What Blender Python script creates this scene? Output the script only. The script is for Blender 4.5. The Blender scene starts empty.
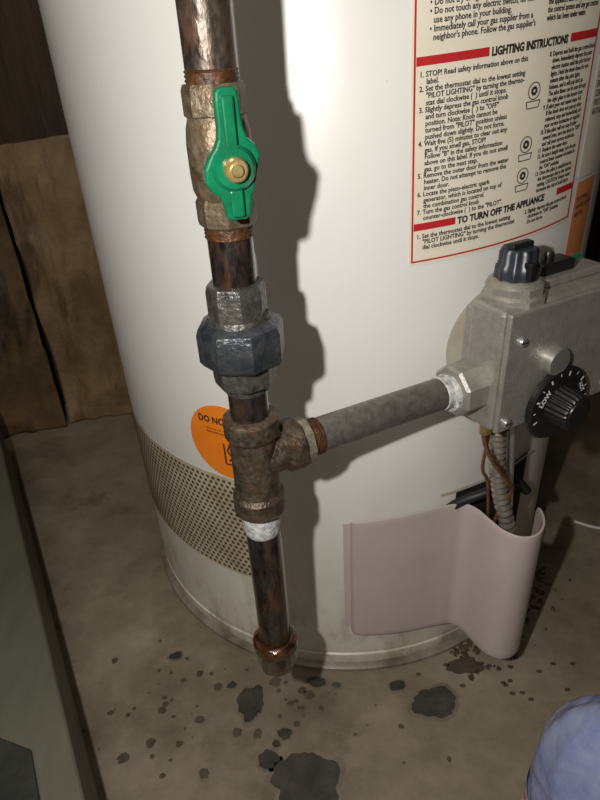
import bpy, bmesh, math, random
from mathutils import Vector, Matrix, noise
random.seed(4)
S=bpy.context.scene
try:
    S.view_settings.view_transform='Standard'
except Exception: pass
rad=math.radians
# ---------------------------------------------------------------- materials
def mk(name,c1,c2=None,scale=20,rough=.5,metal=0,bump=0,bscale=None,detail=6,c3=None,lo=.35,hi=.65,trans=0,emis=None,stretch=(1,1,1),coat=0,rough2=None,dist=.002):
    m=bpy.data.materials.new(name);m.use_nodes=True;nt=m.node_tree
    b=nt.nodes['Principled BSDF']
    b.inputs['Base Color'].default_value=(*c1,1);b.inputs['Roughness'].default_value=rough;b.inputs['Metallic'].default_value=metal
    if trans:b.inputs['Transmission Weight'].default_value=trans
    if coat:b.inputs['Coat Weight'].default_value=coat;b.inputs['Coat Roughness'].default_value=.1
    tc=nt.nodes.new('ShaderNodeTexCoord');mp=nt.nodes.new('ShaderNodeMapping');mp.inputs['Scale'].default_value=stretch
    nt.links.new(tc.outputs['Object'],mp.inputs[0])
    if c2:
        n=nt.nodes.new('ShaderNodeTexNoise');n.inputs['Scale'].default_value=scale;n.inputs['Detail'].default_value=detail;n.inputs['Roughness'].default_value=.65
        nt.links.new(mp.outputs[0],n.inputs['Vector'])
        r=nt.nodes.new('ShaderNodeValToRGB');r.color_ramp.elements[0].position=lo;r.color_ramp.elements[1].position=hi
        r.color_ramp.elements[0].color=(*c1,1);r.color_ramp.elements[1].color=(*c2,1)
        if c3:
            e=r.color_ramp.elements.new(min(.98,hi+.08));e.color=(*c3,1)
        nt.links.new(n.outputs['Fac'],r.inputs[0]);nt.links.new(r.outputs[0],b.inputs['Base Color'])
        if rough2 is not None:
            mr=nt.nodes.new('ShaderNodeMapRange');mr.inputs[1].default_value=lo;mr.inputs[2].default_value=hi;mr.inputs[3].default_value=rough;mr.inputs[4].default_value=rough2
            nt.links.new(n.outputs['Fac'],mr.inputs[0]);nt.links.new(mr.outputs[0],b.inputs['Roughness'])
    if bump:
        n2=nt.nodes.new('ShaderNodeTexNoise');n2.inputs['Scale'].default_value=bscale or scale*3;n2.inputs['Detail'].default_value=5
        nt.links.new(mp.outputs[0],n2.inputs['Vector'])
        bp=nt.nodes.new('ShaderNodeBump');bp.inputs['Strength'].default_value=bump;bp.inputs['Distance'].default_value=dist
        nt.links.new(n2.outputs['Fac'],bp.inputs['Height']);nt.links.new(bp.outputs[0],b.inputs['Normal'])
    return m
def overlay(m,color,scale,lo,hi,zlo=None,zhi=None,stretch=(1,1,1),fac=1.0,seed=0):
    nt=m.node_tree;b=nt.nodes['Principled BSDF'];L=nt.links
    tc=nt.nodes.new('ShaderNodeTexCoord');mp=nt.nodes.new('ShaderNodeMapping');mp.inputs['Scale'].default_value=stretch;mp.inputs['Location'].default_value=(3.1+seed,1.7,.4+seed)
    L.new(tc.outputs['Object'],mp.inputs[0])
    n=nt.nodes.new('ShaderNodeTexNoise');n.inputs['Scale'].default_value=scale;n.inputs['Detail'].default_value=8;n.inputs['Roughness'].default_value=.7;L.new(mp.outputs[0],n.inputs['Vector'])
    mr=nt.nodes.new('ShaderNodeMapRange');mr.inputs[1].default_value=lo;mr.inputs[2].default_value=hi;mr.inputs[3].default_value=0;mr.inputs[4].default_value=fac
    L.new(n.outputs['Fac'],mr.inputs[0]);out=mr.outputs[0]
    if zlo is not None:
        sp=nt.nodes.new('ShaderNodeSeparateXYZ');L.new(tc.outputs['Object'],sp.inputs[0])
        m2=nt.nodes.new('ShaderNodeMapRange');m2.inputs[1].default_value=zlo;m2.inputs[2].default_value=zhi;m2.inputs[3].default_value=1;m2.inputs[4].default_value=0
        L.new(sp.outputs[2],m2.inputs[0])
        mu=nt.nodes.new('ShaderNodeMath');mu.operation='MULTIPLY';L.new(out,mu.inputs[0]);L.new(m2.outputs[0],mu.inputs[1]);out=mu.outputs[0]
    mx=nt.nodes.new('ShaderNodeMix');mx.data_type='RGBA';L.new(out,mx.inputs[0])
    bc=b.inputs['Base Color']
    if bc.links:L.new(bc.links[0].from_socket,mx.inputs[6])
    else:mx.inputs[6].default_value=bc.default_value
    mx.inputs[7].default_value=(*color,1);L.new(mx.outputs[2],bc)
    return m
M={}
M['enamel']=mk('white_enamel',(.81,.805,.79),(.76,.75,.73),7,.36,bump=.06,bscale=30,lo=.45,hi=.8)
overlay(M['enamel'],(.52,.43,.26),5,.36,.70,.02,.33,stretch=(1,1,.5),fac=.85)
overlay(M['enamel'],(.20,.14,.08),26,.50,.66,.0,.15,stretch=(1,1,.5),fac=.75)
overlay(M['enamel'],(.55,.49,.38),30,.55,.75,.15,.42,stretch=(1,1,.2),fac=.5,seed=4)
overlay(M['enamel'],(.40,.31,.20),130,.68,.74,fac=.6)
M['basering']=mk('base_ring',(.30,.27,.23),(.12,.09,.065),30,.4)
M['cream']=mk('cream_paint',(.62,.59,.50),(.50,.45,.35),30,.5)
M['mauve']=mk('cover_paint',(.58,.50,.49),(.54,.46,.45),12,.36,bump=.05,bscale=90)
overlay(M['mauve'],(.36,.34,.42),60,.66,.74,fac=.5)
M['grille']=mk('grille_paint',(.64,.57,.43),(.46,.38,.26),30,.45,metal=.1)
overlay(M['grille'],(.22,.13,.06),22,.54,.68,fac=.7)
M['dark']=mk('dark_void',(.012,.010,.009),rough=.8)
M['hole']=mk('grille_hole',(.06,.048,.034),rough=.8)
M['black']=mk('black_plastic',(.012,.012,.013),rough=.35)
M['knobblk']=mk('gas_knob_plastic',(.018,.022,.032),(.05,.06,.08),40,.35)
M['rubber']=mk('black_hose',(.015,.015,.015),rough=.5)
M['pipe_dark']=mk('aged_steel_pipe',(.035,.025,.019),(.12,.095,.075),190,.3,metal=.5,bump=.3,bscale=300,stretch=(1,1,.5),rough2=.48,lo=.36,hi=.68)
overlay(M['pipe_dark'],(.16,.065,.022),110,.54,.68,stretch=(1,1,.45),fac=.7)
overlay(M['pipe_dark'],(.016,.013,.011),80,.5,.64,stretch=(1,1,.35),fac=.7,seed=5)
M['pipe_oily']=mk('oily_steel_pipe',(.008,.006,.006),(.048,.038,.034),170,.16,metal=.35,bump=.35,bscale=260,stretch=(1,1,.4),rough2=.38,coat=.8)
overlay(M['pipe_oily'],(.11,.045,.016),90,.52,.66,stretch=(1,1,.3),fac=.85)
overlay(M['pipe_oily'],(.12,.12,.125),220,.64,.72,stretch=(1,1,.6),fac=.5,seed=3)
M['pipe_cap']=mk('rusty_wet_cap',(.014,.008,.006),(.11,.04,.014),130,.12,metal=.3,bump=.4,bscale=240,coat=.9,rough2=.3,c3=(.22,.09,.03))
M['pipe_grey']=mk('grey_steel_pipe',(.12,.11,.10),(.20,.19,.17),180,.42,metal=.5,bump=.25,bscale=360)
overlay(M['pipe_grey'],(.10,.06,.035),140,.60,.72,fac=.6)
M['rust']=mk('rust',(.04,.018,.009),(.12,.05,.02),220,.45,metal=.3,bump=.5,bscale=400,c3=(.26,.18,.09))
M['brass']=mk('rusty_brass',(.10,.07,.042),(.19,.155,.105),150,.36,metal=.5,bump=.4,bscale=320,c3=(.28,.245,.185),rough2=.52)
overlay(M['brass'],(.14,.06,.022),80,.54,.66,fac=.7)
overlay(M['brass'],(.035,.024,.016),120,.58,.68,fac=.7,seed=9)
M['brassclean']=mk('brass_nut',(.75,.58,.28),(.55,.38,.14),220,.3,metal=.8)
M['union']=mk('union_iron',(.045,.046,.046),(.13,.12,.105),170,.36,metal=.5,bump=.45,bscale=380,c3=(.13,.07,.035))
M['unionnut']=mk('union_nut_iron',(.030,.038,.050),(.085,.090,.095),130,.34,metal=.5,bump=.45,bscale=320,c3=(.16,.11,.07))
M['tee']=mk('tee_iron',(.05,.034,.023),(.14,.11,.08),170,.34,metal=.5,bump=.5,bscale=380,c3=(.15,.07,.03),rough2=.55)
overlay(M['tee'],(.14,.055,.02),100,.55,.66,fac=.8)
M['collar']=mk('galvanised_collar',(.17,.14,.10),(.34,.31,.25),200,.45,metal=.5,bump=.4,bscale=350)
M['tape']=mk('teflon_tape',(.66,.67,.68),(.20,.19,.19),180,.55,bump=.6,bscale=320,lo=.42,hi=.68)
M['green']=mk('green_lever',(.004,.17,.075),(.003,.11,.05),90,.22,coat=.6)
overlay(M['green'],(.02,.05,.03),160,.62,.72,fac=.7)
M['alu']=mk('cast_aluminium',(.42,.40,.375),(.33,.315,.29),120,.4,metal=.5,bump=.3,bscale=700)
overlay(M['alu'],(.24,.21,.17),60,.55,.70,fac=.55)
M['alu_lt']=mk('bright_metal',(.6,.6,.58),rough=.3,metal=.8)
M['flex']=mk('flex_steel',(.55,.52,.46),(.34,.30,.25),80,.3,metal=.7)
M['copper']=mk('copper_tube',(.50,.24,.11),(.28,.13,.06),60,.3,metal=.8)
M['white']=mk('white_print',(.8,.8,.78),rough=.5)
M['paper']=mk('label_paper',(.84,.78,.66),(.80,.74,.61),30,.35)
M['ink']=mk('black_ink',(.03,.028,.027),rough=.5)
M['red']=mk('red_print',(.52,.022,.03),rough=.4)
M['orange']=mk('orange_sticker',(.98,.28,.02),(.93,.24,.018),30,.4)
M['orange2']=mk('faded_orange_sticker',(.80,.30,.12),rough=.4)
M['conc']=mk('concrete_floor',(.16,.132,.095),(.31,.265,.20),8,.7,bump=.5,bscale=70,detail=12,c3=(.38,.335,.265),lo=.3,hi=.62)
overlay(M['conc'],(.09,.068,.045),3.2,.48,.66,fac=.7)
overlay(M['conc'],(.46,.43,.36),90,.66,.76,fac=.5)
overlay(M['conc'],(.11,.085,.055),14,.56,.70,fac=.65,seed=8)
M['wet']=mk('wet_stain',(.032,.033,.029),(.065,.062,.052),60,.25)
M['wet2']=mk('damp_stain',(.065,.052,.037),(.105,.085,.062),60,.5)
M['halo']=mk('damp_halo',(.135,.11,.08),(.21,.175,.13),30,.55,lo=.3,hi=.62)
M['rustdirt']=mk('rusty_debris',(.05,.025,.012),(.14,.08,.045),80,.8,bump=.5)
M['kraft']=mk('kraft_cardboard',(.17,.105,.052),(.33,.225,.125),7,.65,bump=.9,bscale=14,dist=.012)
overlay(M['kraft'],(.07,.04,.02),6,.52,.62,stretch=(3,3,.5),fac=.7)  # dark streaks paint the shading of the creases into the colour
M['kraftd']=mk('dark_cardboard',(.07,.04,.02),(.16,.10,.05),9,.75,bump=.8,bscale=16,dist=.012)
overlay(M['kraftd'],(.022,.014,.009),5,.5,.62,stretch=(3,3,.6),fac=.8)  # crease shading painted in as dark streaks here too
M['wood']=mk('old_wood',(.03,.018,.010),(.075,.045,.024),14,.7,bump=.4,stretch=(4,4,.4))
M['wall']=mk('dark_wall_board',(.022,.016,.011),(.045,.032,.02),6,.85,bump=.4)
M['plinth']=mk('grey_green_board',(.09,.09,.07),(.135,.132,.102),14,.6,bump=.35,bscale=60,c3=(.20,.195,.155),stretch=(1,.35,1))
overlay(M['plinth'],(.26,.25,.20),50,.62,.74,stretch=(1,.2,1),fac=.5)
M['plinthd']=mk('dark_board',(.02,.022,.02),(.045,.048,.042),30,.5,bump=.4)
M['bottle']=mk('clear_blue_plastic',(.62,.69,.97),(.40,.47,.90),50,.08,trans=.55,bump=.6,bscale=60,dist=.005)
M['blabel']=mk('bottle_label',(.70,.67,.74),rough=.35)
M['cable']=mk('white_cable',(.6,.6,.58),rough=.5)
# ---------------------------------------------------------------- helpers
def empty(name,loc=(0,0,0),rotz=0):
    e=bpy.data.objects.new(name,None);e.location=loc;e.rotation_euler=(0,0,rotz);e.empty_display_size=.05
    bpy.context.collection.objects.link(e);return e
def obj(name,me,parent=None,mat=None,smooth=False,loc=None,rot=None):
    o=bpy.data.objects.new(name,me);bpy.context.collection.objects.link(o)
    if mat:
        me.materials.clear()
        me.materials.append(M[mat])
    if smooth:
        for p in me.polygons:p.use_smooth=True
    if parent:o.parent=parent
    if loc is not None:o.location=loc
    if rot is not None:o.rotation_euler=rot
    return o
def frombm(name,bm,**k):
    bmesh.ops.recalc_face_normals(bm,faces=bm.faces)
    me=bpy.data.meshes.new(name);bm.to_mesh(me);bm.free();return obj(name,me,**k)
def autosm(o,ang=35):
    bm=bmesh.new();bm.from_mesh(o.data)
    for e in bm.edges:
        if len(e.link_faces)==2 and e.calc_face_angle(0)>rad(ang):e.smooth=False
    for f in bm.faces:f.smooth=True
    bm.to_mesh(o.data);bm.free();return o
def bevel(o,w,seg=2,ang=30):
    b=o.modifiers.new('bev','BEVEL');b.width=w;b.segments=seg;b.limit_method='ANGLE';b.angle_limit=rad(ang);b.harden_normals=False
    return o
def box(name,size,loc,mat,parent=None,bev=0,rot=None,seg=2):
    bm=bmesh.new();bmesh.ops.create_cube(bm,size=1)
    for v in bm.verts:v.co=Vector((v.co.x*size[0],v.co.y*size[1],v.co.z*size[2]))
    o=frombm(name,bm,mat=mat,parent=parent,loc=loc,rot=rot)
    if bev:bevel(o,bev,seg)
    return o
def axis_mat(axis):
    a=Vector(axis).normalized();return a.to_track_quat('Z','Y').to_matrix().to_4x4()
def lathe(name,prof,n,mat,parent=None,loc=(0,0,0),axis=(0,0,1),smooth=True,phase=0,wob=None,ang=35):
    bm=bmesh.new();rings=[]
    for (r,z) in prof:
        ring=[]
        for i in range(n):
            a=2*math.pi*i/n+phase;rr=r*(wob(a,z) if wob else 1)
            ring.append(bm.verts.new((rr*math.cos(a),rr*math.sin(a),z)))
        rings.append(ring)
    for A,B in zip(rings,rings[1:]):
        for i in range(n):bm.faces.new((A[i],A[(i+1)%n],B[(i+1)%n],B[i]))
    bm.faces.new(rings[0][::-1]);bm.faces.new(rings[-1])
    bm.transform(axis_mat(axis))
    o=frombm(name,bm,mat=mat,parent=parent,loc=loc)
    if smooth:autosm(o,ang)
    return o
def cr(pts,sub=8):
    P=[Vector(p) for p in pts];P=[P[0]*2-P[1]]+P+[P[-1]*2-P[-2]];out=[]
    for i in range(1,len(P)-2):
        for k in range(sub):
            t=k/sub;p0,p1,p2,p3=P[i-1:i+3]
            out.append(.5*((2*p1)+(-p0+p2)*t+(2*p0-5*p1+4*p2-p3)*t*t+(-p0+3*p1-3*p2+p3)*t**3))
    out.append(P[-2]);return out
def tube(name,pts,r,mat,parent=None,sub=8,n=14,rf=None):
    P=cr(pts,sub);bm=bmesh.new();rings=[];nv=None
    for i,p in enumerate(P):
        t=(P[min(i+1,len(P)-1)]-P[max(i-1,0)]).normalized()
        if nv is None:
            nv=t.orthogonal().normalized()
        else:
            nv=(nv-t*nv.dot(t)).normalized()
        b=t.cross(nv);rr=r*(rf(i,len(P)) if rf else 1)
        rings.append([bm.verts.new(p+nv*rr*math.cos(2*math.pi*k/n)+b*rr*math.sin(2*math.pi*k/n)) for k in range(n)])
    for A,B in zip(rings,rings[1:]):
        for i in range(n):bm.faces.new((A[i],A[(i+1)%n],B[(i+1)%n],B[i]))
    bm.faces.new(rings[0][::-1]);bm.faces.new(rings[-1])
    return frombm(name,bm,mat=mat,parent=parent,smooth=True)
def textmesh(name,body,size,sx=.85,align='LEFT',offset=0,space=1.0):
    c=bpy.data.curves.new(name,'FONT');c.body=body;c.size=size;c.align_x=align;c.offset=offset;c.space_line=space;c.resolution_u=2
    o=bpy.data.objects.new(name,c);bpy.context.collection.objects.link(o)
    dg=bpy.context.evaluated_depsgraph_get();me=bpy.data.meshes.new_from_object(o.evaluated_get(dg))
    bpy.data.objects.remove(o);bpy.data.curves.remove(c)
    for v in me.vertices:v.co.x*=sx
    return me
# ---------------------------------------------------------------- room shell
R=.25;CX,CY=.05,.653
bm=bmesh.new();bmesh.ops.create_grid(bm,x_segments=2,y_segments=2,size=1)
for v in bm.verts:v.co=Vector((v.co.x*1.0+.0,v.co.y*1.1+0,0))
frombm('floor',bm,mat='conc')
box('wall_back',(2.0,.04,2.2),(0,1.04,1.1),'wall')
box('wall_left',(.04,2.1,2.2),(-1.0,0,1.1),'wall')
box('wall_right',(.04,2.1,2.2),(.86,0,1.1),'wall')
box('wood_stud',(.045,.09,2.2),(-.72,.972,1.1),'wood',bev=.002)
box('wood_stud.001',(.06,.09,2.2),(.56,.972,1.1),'wood',bev=.002)
def sheet(name,p0,p1,z0,h,mat,amp,nx=70,nz=110,seed=0,slant=0,jag=.006,lean=0):
    bm=bmesh.new();g=[]
    p0=Vector(p0);p1=Vector(p1);d=(p1-p0);nn=Vector((d.y,-d.x,0)).normalized()
    for j in range(nz+1):
        row=[]
        for i in range(nx+1):
            s=i/nx;q=j/nz
            top=h+slant*s+jag*noise.noise(Vector((s*9,seed,1)))
            z=z0+(top-z0)*q
            a=1-abs(noise.noise(Vector((s*2.2+seed,z*5,seed))))*2.4
            b_=1-abs(noise.noise(Vector((s*4+z*3+seed,z*9-s*4,seed+7))))*2.4
            dd=amp*(1.4+1.0*a+.6*b_)
            p=p0+d*s+nn*(dd+lean*(1-z/h))
            row.append(bm.verts.new((p.x,p.y,z)))
        g.append(row)
    for j in range(nz):
        for i in range(nx):bm.faces.new((g[j][i],g[j][i+1],g[j+1][i+1],g[j+1][i]))
    o=frombm(name,bm,mat=mat,smooth=True)
    s=o.modifiers.new('s','SOLIDIFY');s.thickness=.003
    return o
sheet('cardboard_sheet',(-.425,.968,0),(-.10,.988,0),.0005,.47,'kraft',.012,seed=2,slant=.03)
sheet('cardboard_sheet.001',(-.66,.885,0),(-.437,.960,0),.0005,.56,'kraftd',.014,seed=5,slant=-.05)
box('wooden_panel',(.30,.012,1.3),(-.37,1.008,.65),'wood',bev=.001)
# low grey board platform (left)
e0=Vector((-.424,.707));e1=Vector((-.172,.227));d=(e1-e0).normalized();nl=Vector((d.y,-d.x))
if nl.x>0:nl=-nl
far=e0-d*.10;near=e1+d*.30
EP=empty('equipment_platform',(0,0,0))
def prism(name,ring,z0,z1,mat,parent,bv=.003):
    bm=bmesh.new()
    vb=[bm.verts.new((p.x,p.y,z0)) for p in ring];vt=[bm.verts.new((p.x,p.y,z1)) for p in ring]
    bm.faces.new(vb[::-1]);bm.faces.new(vt);n=len(ring)
    for i in range(n):bm.faces.new((vb[i],vb[(i+1)%n],vt[(i+1)%n],vt[i]))
    return bevel(frombm(name,bm,mat=mat,parent=parent),bv,3)
W=.42
prism('board_top',[far,near,near+nl*W,far+nl*W],0,.12,'plinth',EP,.004)
a=e1-d*.075+nl*.028
prism('dark_board',[a+nl*.035-d*.02,a+d*.02,a+d*.4,a+d*.4+nl*.3,a+nl*.3+d*-.06],.1201,.126,'plinthd',EP,.001)
# ---------------------------------------------------------------- floor stains
def blobmesh(name,items,mat,z,k0=1.0):
    bm=bmesh.new()
    for (x,y,rx,ry,sd) in items:
        n=48;vs=[];c=bm.verts.new((x,y,z))
        for i in range(n):
            a=2*math.pi*i/n
            k=k0+.34*noise.noise(Vector((math.cos(a)*1.2+sd,math.sin(a)*1.2,sd*3.1)))+.2*noise.noise(Vector((math.cos(a)*3+sd,math.sin(a)*3,sd)))+.07*noise.noise(Vector((math.cos(a)*8+sd,math.sin(a)*8,sd)))
            k=max(.35,k)
            vs.append(bm.verts.new((x+rx*k*math.cos(a),y+ry*k*math.sin(a),z)))
        for i in range(n):bm.faces.new((c,vs[i],vs[(i+1)%n]))
    return frombm(name,bm,mat=mat)
it=[(-.016,.287,.030,.029,1),(.117,.357,.023,.016,2),(-.068,.37,.014,.019,3),(-.0,.388,.010,.006,4.4),(.083,.378,.008,.006,5.3),(-.05,.312,.010,.009,6.6),(-.035,.335,.007,.006,7.7),(-.043,.326,.004,.004,8.3),(-.155,.43,.007,.004,9.1),(.02,.383,.005,.003,11.2),(-.09,.39,.005,.004,13.2)]
pud=it
blobmesh('water_puddles',it,'wet',.0009)
blobmesh('damp_rings',[(x,y,rx*1.12+.0015,ry*1.12+.0015,s) for x,y,rx,ry,s in it],'halo',.0003)
it=[]
for i in range(120):
    a=random.gauss(-.06,.09);y=random.gauss(.385,.055)
    if (a-CX)**2+(y-CY)**2<.262**2:continue
    if (a<-.3):continue
    if any(((a-p[0])/(p[2]*1.5+.004))**2+((y-p[1])/(p[3]*1.5+.004))**2<1 for p in pud):continue
    s=random.choice([.001,.001,.0015,.002,.002,.0025,.003,.004,.005])
    it.append((a,y,s*random.uniform(.8,1.3),s,i*1.7))
for i in range(22):
    a=random.gauss(.17,.04);y=random.gauss(.385,.02)
    if (a-CX)**2+(y-CY)**2<.262**2:continue
    it.append((a,y,.003,.002,i*2.1))
it+=[(.16,.397,.020,.010,33.1),(.20,.42,.018,.012,35.1)]
blobmesh('water_drips',it,'wet2',.0006)
bm=bmesh.new()
for i in range(220):
    an=rad(random.uniform(22,62));rr=.252+abs(random.gauss(0,.022));s=random.uniform(.0008,.003)
    mat4=Matrix.Translation((CX+rr*math.sin(an),CY-rr*math.cos(an),s*.4))@Matrix.Rotation(random.random()*3,4,'Z')@Matrix.Diagonal((s*1.6,s,s*.5,1))
    bmesh.ops.create_icosphere(bm,subdivisions=1,radius=1,matrix=mat4)
frombm('rust_debris',bm,mat='rustdirt')
# ---------------------------------------------------------------- WATER HEATER
WH=empty('water_heater',(CX,CY,0))
def cyl(a,z,r):return Vector((r*math.sin(a),-r*math.cos(a),z))
lathe('tank_jacket',[(R-.006,.004),(R-.001,.006),(R,.012),(R,.020),(R-.0018,.0215),(R-.0018,.0235),(R,.025),(R,1.33),(R-.004,1.345),(R-.02,1.352),(.0001,1.36)],160,'enamel',WH)
lathe('base_pan_ring',[(R+.004,.0),(R+.006,.001),(R+.006,.0045),(R+.002,.007),(R-.01,.008)],160,'basering',WH)
def patch(name,a0,a1,z0,z1,r,mat,slope=0,nx=40,thick=0):
    bm=bmesh.new();g=[]
    for zz in (z0,z1):
        g.append([bm.verts.new(cyl(a0+(a1-a0)*i/nx,zz+slope*(a1-a0)*i/nx*R,r)) for i in range(nx+1)])
    for i in range(nx):bm.faces.new((g[0][i],g[0][i+1],g[1][i+1],g[1][i]))
    return frombm(name,bm,mat=mat,parent=WH,smooth=True)
patch('intake_grille',rad(-118),rad(-24.5),.1185,.242,R+.0008,'grille',nx=90)
bm=bmesh.new();px=.0062;pz=.0054;row=0;z=.1185+.005
while z<.242-.004:
    a=rad(-117)+(px/2/R if row%2 else 0)
    while a<rad(-25.2):
        vs=[bm.verts.new(cyl(a+.0018*math.cos(k*math.pi/4)/R,z+.0018*math.sin(k*math.pi/4),R+.0013)) for k in range(8)]
        bm.faces.new(vs);a+=px/R
    z+=pz;row+=1
frombm('grille_holes',bm,mat='hole',parent=WH)
def disc(name,ac,zc,rr,r,mat,n=48):
    bm=bmesh.new();c=bm.verts.new(cyl(ac,zc,r));rings=[]
    for q in (.33,.66,1):
        rings.append([bm.verts.new(cyl(ac+rr*q*math.cos(2*math.pi*k/n)/R,zc+rr*q*math.sin(2*math.pi*k/n),r)) for k in range(n)])
    for k in range(n):
        bm.faces.new((c,rings[0][k],rings[0][(k+1)%n]))
        for A,B in zip(rings,rings[1:]):bm.faces.new((A[k],B[k],B[(k+1)%n],A[(k+1)%n]))
    return frombm(name,bm,mat=mat,parent=WH,smooth=True)
disc('orange_warning_sticker',rad(-28.0),.281,.038,R+.0006,'orange')
def bendtext(name,body,size,s,h,a0,z0,slope,mat,sx=.85,offset=0,space=1,align='LEFT',r=R+.0011,skew=0):
    me=textmesh(name,body,size,sx,align,offset,space)
    for v in me.vertices:
        ss=s+v.co.x;hh=h+v.co.y
        p=cyl(a0+(ss-skew*hh)/R,z0+hh+slope*ss,r);v.co=p
    me.update();return obj(name,me,parent=WH,mat=mat)
bendtext('sticker_text',"DO NOT",.0095,-.024,.019,rad(-28.3),.281,0,'ink',offset=.0003)
bendtext('sticker_small_text',"Store or use\nflammable liquids",.0035,-.016,.012,rad(-28.3),.281,0,'ink')
def strip(name,pts,w,a0,z0,slope,mat,r=R+.0011,skew=0):
    bm=bmesh.new()
    for (x0,y0),(x1,y1) in zip(pts,pts[1:]):
        dx,dy=x1-x0,y1-y0;L=math.hypot(dx,dy) or 1;nx_,ny_=-dy/L*w/2,dx/L*w/2
        K=4;A=[];B=[]
        for k in range(K+1):
            t=k/K;x=x0+dx*t;y=y0+dy*t
            A.append(bm.verts.new(cyl(a0+(x+nx_-skew*y)/R,z0+y+ny_+slope*x,r)));B.append(bm.verts.new(cyl(a0+(x-nx_-skew*y)/R,z0+y-ny_+slope*x,r)))
        for k in range(K):bm.faces.new((A[k],A[k+1],B[k+1],B[k]))
    return frombm(name,bm,mat=mat,parent=WH)
strip('sticker_pictogram',[(0,0),(0,-.022),(.014,-.022),(.014,-.006),(.006,0),(.003,-.008),(.008,-.014),(.004,-.018)],.0016,rad(-28.3),.281,0,'ink')
# instruction label
A0=rad(7.2);Z0=.440;SL=.062;SK=.03;LW=.150;LH=.29
def lp(name,s0,s1,h0,h1,mat,r):
    bm=bmesh.new();nx=max(2,int((s1-s0)/.004));g=[]
    for hh in(h0,h1):
        g.append([bm.verts.new(cyl(A0+(s0+(s1-s0)*i/nx-SK*hh)/R,Z0+hh+SL*(s0+(s1-s0)*i/nx),r)) for i in range(nx+1)])
    for i in range(nx):bm.faces.new((g[0][i],g[0][i+1],g[1][i+1],g[1][i]))
    return frombm(name,bm,mat=mat,parent=WH,smooth=True)
lp('instruction_label',0,LW,0,LH,'paper',R+.0005)
for i,(a,b,c,d_) in enumerate([(.0015,.0027,.002,LH-.002),(LW-.0027,LW-.0015,.002,LH-.002),(.0015,LW-.0015,.002,.0032),
      (.003,.050,.122,.1268),(.117,LW-.003,.122,.1268),(.003,.033,.024,.0288),(.126,LW-.003,.024,.0288)]):
    lp('label_red_rule_%d'%(i+1),a,b,c,d_,'red',R+.0009)
def lt(name,body,size,s,h,sx=.8,offset=.00009,space=1.0):
    return bendtext(name,body,size,s,h,A0,Z0,SL,'ink',sx=sx,offset=offset,space=space,skew=SK)
lt('label_heading_1','LIGHTING INSTRUCTIONS',.0064,.0515,.1220,sx=.82,offset=.0003)
lt('label_heading_2','TO TURN OFF THE APPLIANCE',.0064,.0345,.0240,sx=.86,offset=.0003)
L1="""1. STOP! Read safety information above on this
    label.
2. Set the thermostat dial to the lowest setting
    "PILOT LIGHTING" by turning the thermo-
    stat dial clockwise (  ) until it stops.
3. Slightly depress the gas control knob
    and turn clockwise (  ) to "OFF"
    position. Note: Knob cannot be
    turned from "PILOT" position unless
    pushed down slightly. Do not force.
4. Wait five (5) minutes to clear out any
    gas. If you smell gas, STOP!
    Follow "B" in the safety information
    above on this label. If you do not smell
    gas, go to the next step.
5. Remove the outer door from the water
    heater. Do not attempt to remove the
    inner door.
6. Locate the piezo-electric spark
    generator, which is located on top of
    the combination gas control.
7. Turn the gas control knob
    counter-clockwise (  ) to the "PILOT"."""
lt('label_text_left',L1,.0043,.005,.1160,sx=.90,space=.90)
L2="""8. Depress and hold the gas control knob
    down. Immediately depress the piezo
    electric button until the pilot burner
    lights. Hold the knob down for one
    minute after the pilot lights.
    Release, and it will pop back up.
    The pilot flame can be seen through
    the sight glass in the burner door.
9. If pilot goes out repeat steps 4-8.
    If the knob does not pop up when
    released, stop and immediately call
    your service technician or supplier.
10. If the pilot will not stay lit after
    several tries, turn the knob to "OFF"
    and call your service technician.
11. Replace the outer door.
12. At arm's length away, turn the gas
    control knob counter-clockwise to
    the "ON" position.
13. Once the pilot is established set
    the thermostat dial to the desired
    setting. CAUTION: Hotter water
    increases the risk of scald injury."""
lt('label_text_right',L2,.0040,.098,.1160,sx=.72,space=.96)
lt('label_text_off_left','1. Set the thermostat dial to the lowest setting\n    "PILOT LIGHTING" by turning the thermostat\n    dial clockwise until it stops.',.0043,.005,.0185,sx=.90,space=.90)
lt('label_text_off_right','2. Slightly depress the gas control knob\n    clockwise to "OFF" position.\n    Do not force.',.0040,.092,.0185,sx=.76,space=.96)
lt('label_text_top_left','B. WHAT TO DO IF YOU SMELL GAS:\n    • Do not try to light any appliance.\n    • Do not touch any electric switch; do not\n      use any phone in your building.\n    • Immediately call your gas supplier from a\n      neighbor\'s phone. Follow the gas supplier\'s',.0048,.006,.156,sx=.84,space=.90)
lt('label_text_top_right','D. Do not use this appliance if any part\n    has been under water. Immediately call a\n    qualified service technician to inspect\n    the appliance and to replace any part of\n    the control system and any gas control\n    which has been under water.',.0046,.088,.157,sx=.70,space=.92)
lt('label_text_top_more','FOR YOUR SAFETY READ BEFORE OPERATING\nWARNING: If you do not follow these instructions\nexactly, a fire or explosion may result.\nA. This appliance has a pilot which must be lit\nwith the special device.  BEFORE LIGHTING smell\nall around the appliance area for gas.',.0055,.006,.225,sx=.85)
def rng(cx,cy,r,n=16):return [(cx+r*math.cos(i*2*math.pi/n),cy+r*math.sin(i*2*math.pi/n)) for i in range(n+1)]
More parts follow.
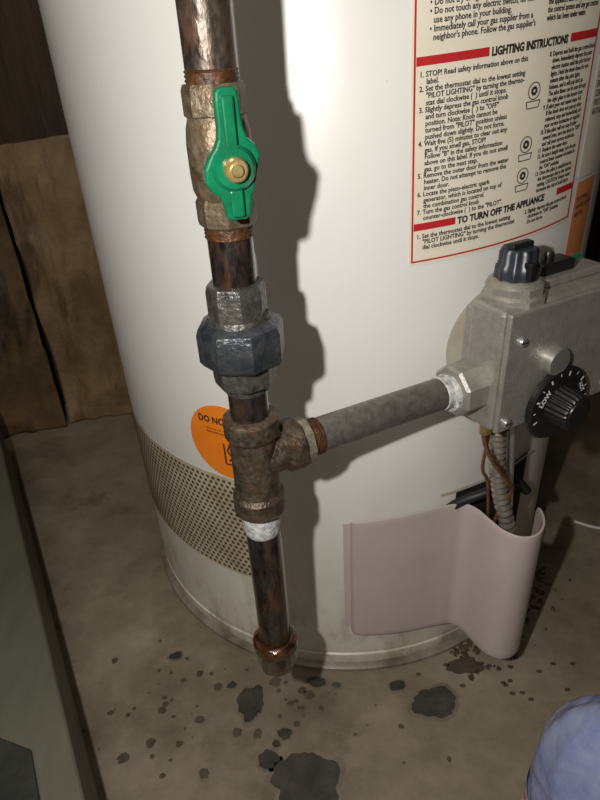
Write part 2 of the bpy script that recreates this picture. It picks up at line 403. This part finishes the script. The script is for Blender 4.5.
for k,(sx_,sy_) in enumerate([(.088,.098),(.086,.066),(.086,.046)]):
    strip('label_diagram_%d'%(k+1),rng(sx_,sy_,.0050),.0006,A0,Z0,SL,'ink',r=R+.001,skew=SK)
    strip('label_diagram_%d_knob'%(k+1),rng(sx_,sy_,.0020,8),.0018,A0,Z0,SL,'ink',r=R+.001,skew=SK)
    strip('label_diagram_%d_body'%(k+1),[(sx_-.006,sy_-.006),(sx_+.006,sy_-.006),(sx_+.005,sy_-.010),(sx_-.005,sy_-.010),(sx_-.006,sy_-.006)],.0006,A0,Z0,SL,'ink',r=R+.001,skew=SK)
patch('orange_side_sticker',rad(43.2),rad(52),.405,.475,R+.0006,'orange2')
bendtext('orange_side_text','FLAMMABLE\nWATER HEATER\nVAPORS',.006,.002,.055,rad(43.2),.405,0,'ink',sx=.8)
patch('paper_side_sticker',rad(43),rad(52),.478,.56,R+.0006,'paper')
bendtext('paper_side_text','UNIFORM\nENERGY\nCERTIFIED\nFIRST HOUR\nRATING',.006,.002,.068,rad(43),.478,0,'ink',sx=.8)
disc('valve_escutcheon',rad(26),.369,.049,R+.0012,'cream')
patch('burner_opening',rad(20),rad(42),.10,.225,R+.0008,'dark')
patch('burner_opening_lip',rad(16),rad(43),.2245,.2275,R+.003,'cream')
def w2l(p):return (p[0]-CX,p[1]-CY,p[2])
tube('pilot_cable',[w2l(p) for p in[(.120,.412,.20),(.138,.410,.217),(.155,.408,.226),(.172,.411,.230),(.19,.420,.228),(.205,.428,.21)]],.0045,'rubber',WH)
# burner access cover
pl=[]
for a,rr in((-2.9,.2525),(-2.3,.257),(-1.0,.2585),(3,.2585),(7,.2585),(11,.2585),(15,.2585),(18,.260)):
    pl.append((CX+rr*math.sin(rad(a)),CY-rr*math.cos(rad(a))))
pl+=[(.141,.407),(.150,.400),(.157,.387),(.165,.374),(.177,.366),(.190,.367),(.201,.376),(.208,.391),(.210,.410)]
P=cr([(x,y,0) for x,y in pl],6)
bm=bmesh.new();N=len(P);NZ=24;g=[]
Ls=[0]
for a,b in zip(P,P[1:]):Ls.append(Ls[-1]+(b-a).length)
T=Ls[-1];cr_=.008
for j in range(NZ+1):
    row=[]
    for i,p in enumerate(P):
        s=Ls[i];q_=min(1,s/.085);zb=.063-.015*min(1,max(0,(s/T)));zt=.213+.005*q_-.009*max(0,(s-.085)/(T-.085))
        dd=min(s,T-s)
        if dd<cr_:
            k=cr_-math.sqrt(max(0,cr_**2-(cr_-dd)**2));zb+=k;zt-=k
        z=zb+(zt-zb)*j/NZ
        row.append(bm.verts.new((p.x-CX,p.y-CY,z)))
    g.append(row)
for j in range(NZ):
    for i in range(N-1):bm.faces.new((g[j][i],g[j][i+1],g[j+1][i+1],g[j+1][i]))
o=frombm('burner_access_cover',bm,mat='mauve',parent=WH,smooth=True)
s=o.modifiers.new('s','SOLIDIFY');s.thickness=.0020;s.offset=-1
bevel(o,.0005,2)
patch('cover_left_flange',rad(-4.2),rad(-1.9),.071,.208,R+.0035,'mauve')
patch('cover_flange_gap',rad(-2.25),rad(-1.9),.072,.207,R+.0037,'hole')
# ---------------------------------------------------------------- GAS PIPE
PX,PY=-.0300,.30
GP=empty('gas_pipe',(PX,PY,0))
def gl(n,prof,mat,sides=48,**k):return lathe(n,[(r,z) for r,z in prof],sides,mat,GP,**k)
r0=.0115
gl('supply_riser',[(r0,.5655),(r0,2.1)],'pipe_dark')
def thread(name,z0,z1,r,mat,parent=GP,axis=(0,0,1),loc=(0,0,0),pitch=.0018):
    prof=[];z=z0
    while z<z1:
        prof+=[(r,z),(r+.0007,z+pitch/2)];z+=pitch
    prof.append((r,z1));return lathe(name,prof,40,mat,parent,loc=loc,axis=axis,ang=80)
thread('riser_thread',.564,.571,r0,'rust')
gl('upper_nipple',[(r0,.468),(r0,.505)],'pipe_oily')
thread('nipple_thread_top',.4975,.504,r0+.0002,'rust')
gl('union_top_hex',[(.0135,.452),(.0160,.4535),(.0160,.470),(.0150,.4735),(.012,.474)],'union',sides=8,phase=.2,ang=30)
gl('union_nut',[(.019,.427),(.0228,.4295),(.0243,.432),(.0243,.4475),(.0230,.451),(.017,.4545)],'unionnut',sides=8,phase=.3,ang=30)
gl('union_top_ring',[(.0165,.451),(.0175,.4535),(.0165,.4565)],'union')
gl('union_bottom_hex',[(.0135,.413),(.0172,.4155),(.0178,.420),(.0178,.429)],'union',sides=8,phase=.1,ang=30)
gl('middle_nipple',[(r0,.385),(r0,.416)],'pipe_oily')
thread('middle_thread',.409,.415,r0+.0002,'union')
gl('tee_body',[(.0135,.3195),(.0166,.3215),(.0166,.333),(.0144,.336),(.0144,.377),(.0166,.380),(.0166,.3905),(.0135,.3925)],'tee')
BD=Vector((.123-PX,.373-PY,0)).normalized();ZB=.361
lathe('tee_branch',[(.0140,0),(.0140,.018),(.0166,.020),(.0168,.029),(.0150,.031)],40,'tee',GP,loc=(0,0,ZB),axis=BD)
lathe('branch_locknut',[(.0120,.029),(.0158,.030),(.0158,.036),(.0130,.038)],8,'collar',GP,loc=(0,0,ZB),axis=BD,ang=30)
thread('branch_thread',.036,.045,r0+.0001,'rust',axis=BD,loc=(0,0,ZB))
Lb=(Vector((.123-PX,.373-PY,0))).length
lathe('branch_pipe',[(r0,.02),(r0,Lb-.012),(r0,Lb-.005)],48,'pipe_grey',GP,loc=(0,0,ZB),axis=BD)
thread('valve_end_thread',Lb-.028,Lb-.02,r0+.0002,'tape',axis=BD,loc=(0,0,ZB))
gl('tape_ring',[(r0,.301),(r0+.0008,.303),(r0+.0012,.31),(r0+.0010,.3195)],'tape')
gl('drip_leg',[(r0,.19),(r0,.3215)],'pipe_oily')
gl('drip_cap',[(.010,.158),(.0135,.160),(.0155,.165),(.0158,.182),(.0170,.184),(.0170,.190),(.0155,.192),(.0120,.1925)],'pipe_cap',sides=8,ang=50)
gl('drip_cap_band',[(.0150,.181),(.0170,.1835),(.0170,.1895),(.0150,.192)],'pipe_cap')
thread('cap_thread',.192,.198,r0+.0001,'rust')
# ---------------------------------------------------------------- BALL VALVE
BV=empty('ball_valve',(PX,PY,.534))
def bl(n,prof,mat,sides=48,**k):return lathe(n,[(r,z-.534) for r,z in prof],sides,mat,BV,**k)
bl('top_hex',[(.0125,.5515),(.0144,.553),(.0144,.563),(.0135,.5655)],'brass',sides=8,ang=30,phase=.1)
bl('valve_body',[(.0130,.5165),(.0148,.521),(.0152,.528),(.0152,.541),(.0144,.548),(.0130,.5525)],'brass')
bl('bottom_hex',[(.0125,.503),(.0141,.5045),(.0146,.507),(.0146,.5155),(.0130,.518)],'brass',sides=8,ang=30,phase=.1)
hd=Vector((.27,-.96,0)).normalized()
lathe('stem_boss',[(.0085,.008),(.0085,.0185),(.0060,.0195),(.0055,.024)],24,'brass',BV,axis=hd)
side=Vector((-hd.y,hd.x,0))
prof=[(.0310,-.003,.0035),(.0295,-.0046,.0050),(.026,-.0050,.0054),(.016,-.0050,.0060),(.0115,-.0056,.0074),(.0085,-.0070,.0108),(.0045,-.0100,.0126),(0,-.0124,.0114),(-.0055,-.0126,.0098),(-.0095,-.0104,.0088),(-.012,-.0070,.0076),(-.017,-.0054,.0066),(-.0205,-.0050,.0062),(-.0225,-.003,.004)]
bm=bmesh.new()
out=[(x1,z) for z,x0,x1 in prof]+[(x0,z) for z,x0,x1 in prof[::-1]]
vf=[bm.verts.new(side*x+Vector((0,0,z))+hd*.0275) for x,z in out];vk=[bm.verts.new(side*x+Vector((0,0,z))+hd*.0225) for x,z in out]
bm.faces.new(vf);bm.faces.new(vk[::-1]);n=len(out)
for i in range(n):bm.faces.new((vf[i],vf[(i+1)%n],vk[(i+1)%n],vk[i]))
o=frombm('lever_handle',bm,mat='green',parent=BV);bevel(o,.0013,3,50);
def rib(name,z0,z1,w,mat='green'):
    bm=bmesh.new();bmesh.ops.create_cube(bm,size=1)
    for v in bm.verts:
        c=v.co.copy();v.co=side*(c.x*w)+Vector((0,0,(z0+z1)/2+c.z*(z1-z0)))+hd*(.0285+c.y*.003)
    return bevel(frombm(name,bm,mat=mat,parent=BV),.0008,2)
rib('lever_rib_top',.0085,.028,.0050);rib('lever_rib_bottom',-.0205,-.009,.0058)
lathe('lever_hub',[(.0098,.026),(.0096,.0295),(.0080,.0315),(.0001,.0315)],32,'green',BV,axis=hd)
lathe('lever_nut',[(.0052,.0300),(.0052,.0345),(.0045,.0352),(.0001,.0352)],16,'brassclean',BV,axis=hd,ang=30)
lathe('stem_end',[(.0028,.033),(.0028,.0362),(.0022,.037),(.0001,.037)],16,'brassclean',BV,axis=hd)
# ---------------------------------------------------------------- GAS CONTROL VALVE (local x=along face, y=into tank)
GV=empty('gas_control_valve',(.123,.373,.36),math.atan2(.45,.89))
def addbox(bm,x0,x1,y0,y1,z0,z1):
    r=bmesh.ops.create_cube(bm,size=1)
    for v in r['verts']:v.co=Vector(((x0+x1)/2+v.co.x*(x1-x0),(y0+y1)/2+v.co.y*(y1-y0),(z0+z1)/2+v.co.z*(z1-z0)))
def cbox(n,x0,x1,y0,y1,z0,z1,mat,bev=.002,seg=3):
    bm=bmesh.new();addbox(bm,x0,x1,y0,y1,z0,z1);return bevel(frombm(n,bm,mat=mat,parent=GV),bev,seg)
cbox('cast_body',0,.122,-.0240,.008,-.029,.064,'alu',.004)
cbox('front_plate',.001,.121,-.029,-.0247,-.028,.063,'alu',.0016)
cbox('rear_body',.012,.110,.005,.026,-.020,.052,'alu',.004)
cbox('lower_block',.012,.060,-.022,.015,-.036,-.027,'alu',.003)
lathe('tank_shank',[(.022,.02),(.022,.035)],32,'alu',GV,loc=(.061,0,.014),axis=(0,1,0))
lathe('inlet_boss',[(.0175,-.019),(.0195,-.017),(.0195,.004)],8,'alu',GV,axis=(1,0,0),phase=math.pi/8,ang=30,loc=(0,-.001,.001))
lathe('inlet_ring',[(.0125,-.0225),(.0140,-.0215),(.0140,-.0185)],32,'tape',GV,axis=(1,0,0))
def screw(n,x,z,r=.0036,y=-.029):
    lathe(n,[(r,0),(r,.0016),(r*.75,.0028),(.0001,.003)],20,'alu_lt',GV,loc=(x,y,z),axis=(0,-1,0))
    cbox(n+'_slot',x-r*.7,x+r*.7,y-.0033,y-.0026,z-.0005,z+.0005,'dark',.0001,1)
screw('screw_1',.013,.042);screw('screw_2',.009,-.020);screw('screw_3',.113,.055);screw('screw_4',.113,-.022)
lathe('pressure_cap',[(.0105,0),(.0105,.006),(.0095,.0072),(.0001,.0074)],32,'alu_lt',GV,loc=(.046,-.029,.020),axis=(0,-1,0))
dx,dz=.053,-.0155
lathe('dial_skirt',[(.012,0),(.026,.001),(.0290,.003),(.0290,.006),(.0275,.0075),(.0001,.0080)],64,'black',GV,loc=(dx,-.029,dz),axis=(0,-1,0))
lathe('dial_knob',[(.0150,.007),(.0145,.009),(.0132,.022),(.0122,.0238),(.0001,.0242)],176,'black',GV,loc=(dx,-.029,dz),axis=(0,-1,0),wob=lambda a,z:1+.035*math.cos(a*22),ang=50)
bm=bmesh.new()
for k in range(13):
    a=rad(200-k*20);w=.0004 if k%2 else .0007;ri,ro_=(.0228,.0265) if k%2==0 else (.0242,.0265)
    c=Vector((math.cos(a),0,math.sin(a)));q=Vector((-math.sin(a),0,math.cos(a)))
    bm.faces.new([bm.verts.new(p) for p in(c*ri+q*w,c*ro_+q*w,c*ro_-q*w,c*ri-q*w)])
frombm('dial_marks',bm,mat='white',parent=GV,loc=(dx,-.0373,dz))
def ftext(n,body,size,x,z,y,mat='white',rot=0,sx=.9,off=.0001):
    me=textmesh(n,body,size,sx,'CENTER',off,1)
    for v in me.vertices:
        a,b=v.co.x,v.co.y
        v.co=Vector((a*math.cos(rot)-b*math.sin(rot),0,a*math.sin(rot)+b*math.cos(rot)))
    me.update();return obj(n,me,parent=GV,mat=mat,loc=(x,y,z))
ftext('dial_text_low','LOW',.0062,dx-.0155,dz+.0085,-.0376,rot=rad(55),off=.0003)
ftext('dial_text_hot','HOT',.0050,dx+.018,dz+.008,-.0376,rot=rad(-60))
ftext('dial_text_caution','CAUTION\nRISK OF\nSCALD\nHOTTER WATER',.0024,dx+.018,dz-.008,-.0376,rot=0)
lathe('dial_face',[(.0105,.0238),(.0100,.0248),(.0001,.0248)],32,'black',GV,loc=(dx,-.029,dz),axis=(0,-1,0))
kx,ky,kz=.025,-.006,.062
lathe('gas_knob_base',[(.0215,0),(.0215,.005),(.0195,.007),(.0195,.012),(.0165,.0150),(.014,.016)],10,'alu',GV,loc=(kx,ky,kz),ang=30)
lathe('gas_knob',[(.0125,.014),(.0140,.016),(.0135,.024),(.0120,.026),(.0120,.033),(.0105,.0355),(.0001,.036)],120,'knobblk',GV,loc=(kx,ky,kz),wob=lambda a,z:1+.05*math.cos(a*10),ang=40)
cbox('gas_knob_grip',kx-.0095,kx+.0095,ky-.0035,ky+.0035,kz+.033,kz+.039,'black',.0015)
cbox('gas_knob_pointer',kx-.0055,kx-.0005,ky-.0165,ky-.009,kz+.017,kz+.029,'black',.001)
cbox('igniter_bracket',.052,.110,-.010,.012,.064,.070,'alu',.0015)
cbox('igniter_body',.054,.086,-.004,.012,.069,.078,'black',.0025)
lathe('igniter_button',[(.0040,0),(.0040,.006),(.0032,.008)],20,'black',GV,loc=(.064,.003,.077))
lathe('igniter_wire_tip',[(.0022,0),(.0022,.012)],16,'green',GV,loc=(.086,.004,.074),axis=(1,0,.1))
tube('flexible_burner_tube',[(.028,-.006,-.03),(.030,-.005,-.05),(.036,-.004,-.085),(.044,-.005,-.12),(.055,-.008,-.16),(.060,-.005,-.21),(.06,.01,-.25)],.0062,'flex',GV,sub=22,rf=lambda i,n:1+.14*(1 if i%4<2 else -1))
tube('copper_pilot_tube',[(.008,-.012,-.028),(.008,-.012,-.042),(.012,-.016,-.058),(.024,-.020,-.078),(.036,-.018,-.094),(.047,-.012,-.112),(.044,.0,-.16),(.05,.01,-.22)],.0019,'copper',GV,n=12)
tube('thermocouple_wire',[(.018,-.008,-.03),(.018,-.006,-.06),(.022,-.002,-.085),(.038,.004,-.115),(.050,.006,-.2)],.0015,'copper',GV,n=12)
lathe('copper_nut',[(.005,0),(.005,.009),(.003,.011)],6,'brassclean',GV,loc=(.008,-.012,-.028),axis=(0,0,-1),ang=30)
lathe('flex_nut',[(.009,0),(.009,.010),(.0065,.012)],6,'brass',GV,loc=(.028,-.006,-.034),axis=(0,0,-1),ang=30)
tube('burner_manifold_tube',[(.048,.0,-.03),(.050,.0,-.06),(.058,.003,-.10),(.066,.004,-.16),(.066,.008,-.24)],.0045,'alu_lt',GV,n=14)
# ---------------------------------------------------------------- bottle
BT=empty('water_bottle',(.198,.220,0))
def bw(a,z):
    k=1.0 if .088<z<.18 else .2
    return 1+k*.03*math.cos(a*9+z*70)
bp=[(.036,0),(.043,.004),(.045,.012),(.045,.03),(.0435,.034),(.045,.038),(.045,.070),(.045,.082),(.0432,.086),(.0452,.090),(.0452,.100),(.0452,.108),(.0430,.1125),(.0452,.117)]
for k in range(1,15):
    t=k/14;bp.append((.0452-.0307*t**2.2,.117+.076*t))
bp+=[(.0138,.204)]
lathe('bottle_body',bp,120,'bottle',BT,ang=60,wob=bw)
lathe('bottle_cap',[(.0155,.198),(.0162,.199),(.0162,.213),(.015,.215),(.0001,.215)],96,'white',BT,wob=lambda a,z:1+.02*math.cos(a*30),ang=50)
bm=bmesh.new();gg=[[bm.verts.new((.0464*math.cos(a*math.pi/32),.0464*math.sin(a*math.pi/32),z)) for a in range(65)] for z in (.036,.084)]
for i in range(64):bm.faces.new((gg[0][i],gg[0][i+1],gg[1][i+1],gg[1][i]))
frombm('bottle_label',bm,mat='blabel',parent=BT,smooth=True)
me=textmesh('bottle_text','PURIFIED WATER\nPURIFIED\nWATER',.009,.8,'CENTER',.0003,1)
for v in me.vertices:
    a=rad(-172)+v.co.x/.046;v.co=Vector((.0469*math.cos(a),.0469*math.sin(a),.073+v.co.y))
obj('bottle_text',me,parent=BT,mat='red')
tube('floor_cable',[(.36,.60,.002),(.385,.585,.002),(.42,.58,.002),(.47,.60,.002),(.52,.60,.002)],.002,'cable')
# ---------------------------------------------------------------- lights
def light(n,t,loc,power,color,size,rot=None):
    l=bpy.data.lights.new(n,t);l.energy=power;l.color=color
    if t=='POINT':l.shadow_soft_size=size
    elif t=='AREA':l.size=size
    o=bpy.data.objects.new(n,l);o.location=loc
    if rot:o.rotation_euler=rot
    bpy.context.collection.objects.link(o);return o
light('flash_light','POINT',(-.082,0,.615),7.4,(1,.96,.89),.006)
light('overhead_fill','AREA',(-.3,-.3,2.0),4,(1,.85,.65),.5,(0,0,0))  # unseen overhead area lamp added as soft fill, no bulb there
w=bpy.data.worlds.new('world');S.world=w;w.use_nodes=True
w.node_tree.nodes['Background'].inputs[0].default_value=(.95,.86,.76,1);w.node_tree.nodes['Background'].inputs[1].default_value=.10
# ---------------------------------------------------------------- camera
th=rad(31);ro=rad(3.5)
f=Vector((0,math.cos(th),-math.sin(th)));u=Vector((0,math.sin(th),math.cos(th)));r=Vector((1,0,0))
r2=r*math.cos(ro)-u*math.sin(ro);u2=u*math.cos(ro)+r*math.sin(ro)
cam=bpy.data.cameras.new('camera');co=bpy.data.objects.new('camera',cam);bpy.context.collection.objects.link(co)
m=Matrix((( r2.x,u2.x,-f.x,0),(r2.y,u2.y,-f.y,0),(r2.z,u2.z,-f.z,.58),(0,0,0,1)))
co.matrix_world=m
cam.sensor_fit='VERTICAL';cam.sensor_height=36;cam.sensor_width=27;cam.lens=27;cam.clip_start=.01
S.camera=co
